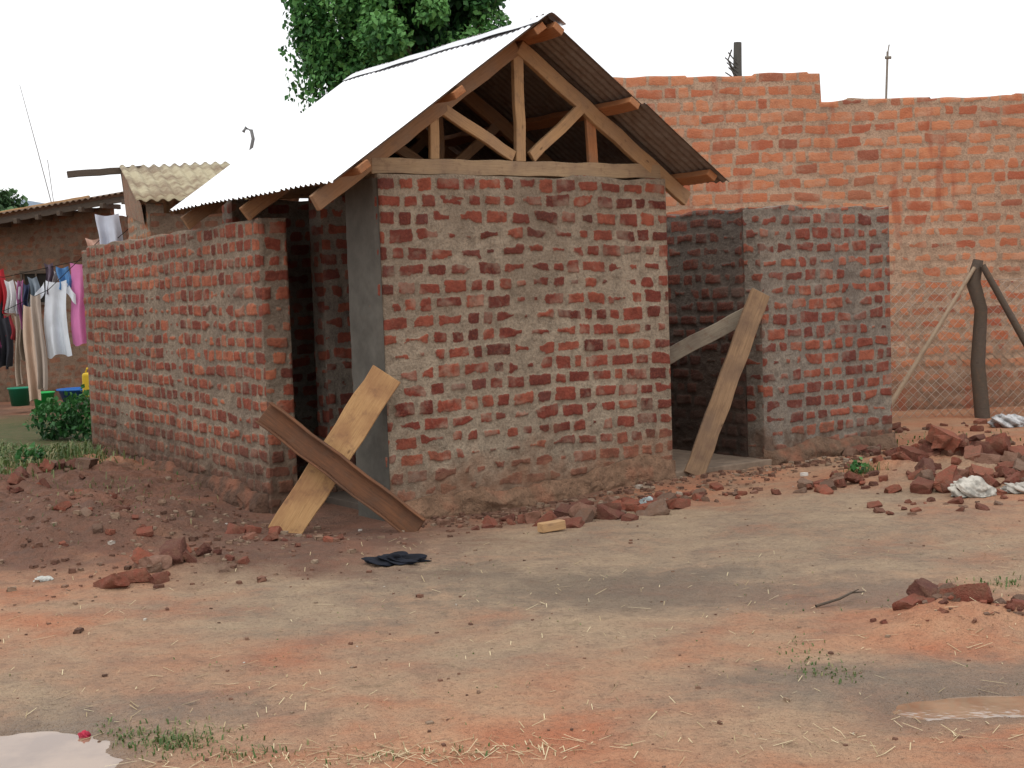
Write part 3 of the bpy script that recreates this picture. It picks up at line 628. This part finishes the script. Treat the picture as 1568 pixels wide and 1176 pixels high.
def pile(name,spots,mat,seed,parent=None):
    g=np.random.RandomState(seed); V=[];F=[];R=[];off=0
    for (x,y,rx,ry,n,sc,hp) in spots:
        for i in range(n):
            a,b=g.randn(2)*.6; px=x+a*rx;py=y+b*ry
            if (px-O[0])*Vv[0]+(py-O[1])*Vv[1]>-.06 and -.45<(px-O[0])*U[0]+(py-O[1])*U[1]<5.4: continue
            s=sc*(.25+.85*g.rand()**1.5)
            v=rock(g,.20*s*(.6+.5*g.rand()),.115*s,.085*s*(.8+.4*g.rand()))
            z=gh(px,py)+.010*s+hp*math.exp(-(a*a+b*b)*2)*g.rand()
            V.append(v+np.array([px,py,z]));F.append(CF+off);off+=len(v);R.append(np.full(len(v),g.rand()))
    return mesh_np(name,np.concatenate(V),np.concatenate(F),mat,{'tone':np.concatenate(R)},smooth=True,parent=parent)
t=NT('rubble_brick'); p=t.pos(); n=t.noise(p,16,5,.7); n2=t.noise(p,80,3,.7)
c=t.ramp(t.attr('tone'),[(0,(.09,.038,.03)),(.3,(.17,.055,.038)),(.6,(.27,.08,.048)),(.8,(.22,.15,.11)),(1,(.12,.075,.055))])
c=t.mix(t.mr(n,.38,.68,0,.75),c,(.15,.08,.05)); c=t.mix(t.mr(n2,.55,.8,0,.45),c,(.38,.18,.12))
rub=t.fin(c,.95,t.bump(n2,.01,1,t.bump(n,.02,.8)))
pile('brick_rubble',[(3.15,10.05,.45,.4,34,1.2,.07),(3.55,11.2,.55,.40,64,1.3,.15),(4.0,10.4,.45,.5,34,1.2,.06),(2.9,9.4,.7,.25,26,.6,.0),(2.5,10.5,.45,.25,34,.75,.04),(3.5,12.2,.5,.4,34,1.1,.06),(4.6,12.6,.7,.7,22,.9,.03),(4.5,14.2,.8,.5,18,.9,.03)],rub,3)
pile('brick_rubble',[(.45,9.6,.38,.22,30,1.1,.05),(.95,9.95,.32,.18,28,1.0,.05),(.2,9.3,.3,.12,8,.9,.0),(1.5,10.4,.4,.2,26,.6,.02),(-.2,9.5,.3,.15,8,.6,.02)],rub,4)
pile('brick_rubble',[(-2.5,8.95,.22,.15,4,1.3,.03),(-1.95,8.2,.30,.22,14,1.1,.05),(-2.2,7.75,.25,.10,4,1.1,0),(-1.4,8.8,.5,.2,7,.7,0),(-1.75,9.25,.15,.1,4,1.3,.03),(-2.6,8.5,.6,.3,9,.5,.0),(-3.0,9.4,.5,.4,9,.6,.02)],rub,5)
pile('brick_rubble',[(1.95,6.45,.10,.07,9,1.35,.07),(2.1,6.35,.22,.10,14,.7,.03),(2.0,6.2,.4,.12,16,.35,0)],rub,6)
pile('brick_rubble',[(-4.2,12.4,.4,.5,18,1.1,.05),(-4.8,13.8,.4,.8,28,1.2,.08),(-3.9,10.9,.6,.6,12,.8,.02),(-5.6,15.3,.7,.8,14,1.2,.05)],rub,7)
t=NT('pebble'); c=t.ramp(t.attr('tone'),[(0,(.09,.05,.035)),(.4,(.18,.09,.06)),(.75,(.23,.155,.105)),(.985,(.28,.21,.15)),(1,(.55,.52,.47))]); peb=t.fin(c,.95)
g2=np.random.RandomState(9); V=[]
CV3,CF3=cube_grid(2)
for i in range(3600):
    zone_=g2.rand()
    if zone_<.36: px,py=-2.4+1.4*g2.randn()*.7,9.3+.9*g2.randn(); sc=.005+.022*g2.rand()**4
    elif zone_<.6: tt=g2.rand(); q=P(tt*5.2,-.12-abs(g2.randn())*.30); px,py=q; sc=.007+.024*g2.rand()**3
    else: px,py=g2.uniform(-4,4.5),4.5+8*g2.rand()**1.3; sc=.002+.010*g2.rand()**6
    if (px-O[0])*Vv[0]+(py-O[1])*Vv[1]>-.03 and (px-O[0])*U[0]+(py-O[1])*U[1]>-.4: continue
    nv=CV3*(1-.18*(np.linalg.norm(CV3,axis=1)[:,None]-1))+.10*g2.randn(*CV3.shape)
    nv=nv*sc*np.array([1,.8,.6])*(.7+.6*g2.rand(3)); an=g2.rand()*6.28; ca,sa=math.cos(an),math.sin(an)
    nv=nv@np.array([[ca,sa,0],[-sa,ca,0],[0,0,1]])
    V.append((nv,px,py,sc)); 
PX=np.array([v[1] for v in V]);PY=np.array([v[2] for v in V]);PZ=ground_h(PX,PY)
VV=[v[0]+np.array([x,y,z+.2*v[3]]) for v,x,y,z in zip(V,PX,PY,PZ)]
FF=[CF3+i*len(CV3) for i in range(len(VV))]
mesh_np('gravel',np.concatenate(VV),np.concatenate(FF),peb,{'tone':np.repeat(g2.rand(len(VV)),len(CV3))})
n=700; px=g2.uniform(-2.6,2.8,n); py=4.5+3.6*g2.rand(n)**1.4
for k,(cx,cy,sx,sy,m_) in enumerate([(-.6,4.75,.4,.08,170),(-1.4,5.3,.4,.3,70),(1.2,4.75,.7,.1,90),(-.9,8.6,.6,.3,40),(2.1,6.0,.4,.2,60),(-.3,4.7,.25,.05,120)]):
    px=np.concatenate([px,cx+sx*g2.randn(m_)]);py=np.concatenate([py,cy+sy*g2.randn(m_)])
n=len(px); an=g2.rand(n)*6.28; L=.008+.05*g2.rand(n)**3; w=.0010+.0010*g2.rand(n); z=ground_h(px,py)+.006
d_=np.stack([np.cos(an)*L,np.sin(an)*L,.006*g2.randn(n)],-1); s_=np.stack([-np.sin(an)*w,np.cos(an)*w,0*w],-1); c0=np.stack([px,py,z],-1)
v=np.stack([c0-d_-s_,c0-d_+s_,c0+d_+s_,c0+d_-s_],1).reshape(-1,3)
t=NT('straw'); st=t.fin(t.ramp(t.attr('tone'),[(0,(.25,.18,.10)),(.5,(.48,.38,.22)),(1,(.66,.56,.36))]),.8)
mesh_np('straw_litter',v,np.arange(n*4).reshape(-1,4),st,{'tone':np.repeat(g2.rand(n),4)})
def crumple(name,x,y,sx,sy,sz,col,seed,rough=.6,amp=.5):
    g=np.random.RandomState(seed); v,f=cube_grid(36); v=v/np.linalg.norm(v,axis=1)[:,None]
    o=g.rand(3)*40; r=1+amp*(np.abs(n3(v+o,1.8,1))*2-.4)+amp*.5*(np.abs(n3(v+o,3.6,2))*2-.3)+.12*n3(v+o,7,3)
    v=v*r[:,None]*np.array([sx,sy,sz]); z=gh(x,y)
    v[:,2]=np.maximum(v[:,2],-.3*sz)
    t=NT(name+'_m'); q=t.noise(t.pos(),14,3); m=t.fin(t.mix(t.mr(q,.42,.6,0,.8),col,tuple(.35*k for k in col)),rough)
    return mesh_np(name,v+np.array([x,y,z+.3*sz]),f,m,smooth=True)
crumple('plastic_bag',3.22,9.75,.14,.09,.09,(.50,.47,.41),1)
crumple('plastic_bag',3.58,9.75,.12,.08,.05,(.42,.39,.34),2)
crumple('plastic_bag',5.1,14.3,.20,.13,.10,(.5,.5,.5),3)
crumple('plastic_bottle_scrap',.93,9.85,.05,.04,.07,(.35,.40,.40),4,.3)
crumple('dark_cloth',-.74,8.15,.17,.10,.035,(.012,.014,.022),5,.9,.9)
crumple('paper_scrap',-2.75,7.95,.05,.03,.02,(.5,.5,.46),6)
crumple('red_scrap',-1.66,5.16,.022,.018,.018,(.5,.03,.07),8)
tubes_obj('dry_branch',[([(1.45,6.72,gh(1.45,6.72)+.01),(1.58,6.78,gh(1.58,6.78)+.03),(1.66,6.86,gh(1.66,6.86)+.04),(1.74,6.93,gh(1.74,6.93)+.03)],[.008,.007,.006,.003]),([(1.66,6.86,gh(1.66,6.86)+.04),(1.69,6.84,gh(1.69,6.84)+.06)],.003)],pm,6)
beam('wood_offcut',(.15,8.97,gh(.2,8.9)+.03),(.30,9.05,gh(.3,8.9)+.04),.07,.06,wl)
# ------------------------------------------------------------ light
w=bpy.data.worlds.new("World"); scene.world=w; w.use_nodes=True; nt=w.node_tree
bg=nt.nodes['Background']; sky=nt.nodes.new('ShaderNodeTexSky'); sky.sky_type='NISHITA'; sky.sun_disc=False
EL,AZ=math.radians(62),math.radians(205)
sky.sun_elevation=EL; sky.sun_rotation=AZ; sky.air_density=1; sky.dust_density=3
hs=nt.nodes.new('ShaderNodeMix'); hs.data_type='RGBA'; hs.inputs[0].default_value=.90
nt.links.new(sky.outputs[0],hs.inputs[6]); hs.inputs[7].default_value=(10.5,10.5,10.6,1)
nt.links.new(hs.outputs[2],bg.inputs[0]); bg.inputs[1].default_value=.125
sl=bpy.data.lights.new('sun','SUN'); sl.energy=1.1; sl.angle=math.radians(45); sl.color=(1,.96,.90)
so=bpy.data.objects.new('sun',sl); link(so)
dv=Vector((math.sin(AZ)*math.cos(EL),math.cos(AZ)*math.cos(EL),math.sin(EL)))
so.rotation_euler=dv.to_track_quat('Z','Y').to_euler(); so.location=dv*30
# ------------------------------------------------------------ camera
cam=bpy.data.cameras.new('camera'); co=bpy.data.objects.new('camera',cam); link(co); scene.camera=co
cam.sensor_width=36; cam.lens=36*2130/1568; cam.clip_end=3000; cam.clip_start=.05
M=Matrix.Rotation(math.radians(90-3.9),4,'X')@Matrix.Rotation(math.radians(-2.0),4,'Z'); M.translation=(0,0,1.6)
co.matrix_world=M
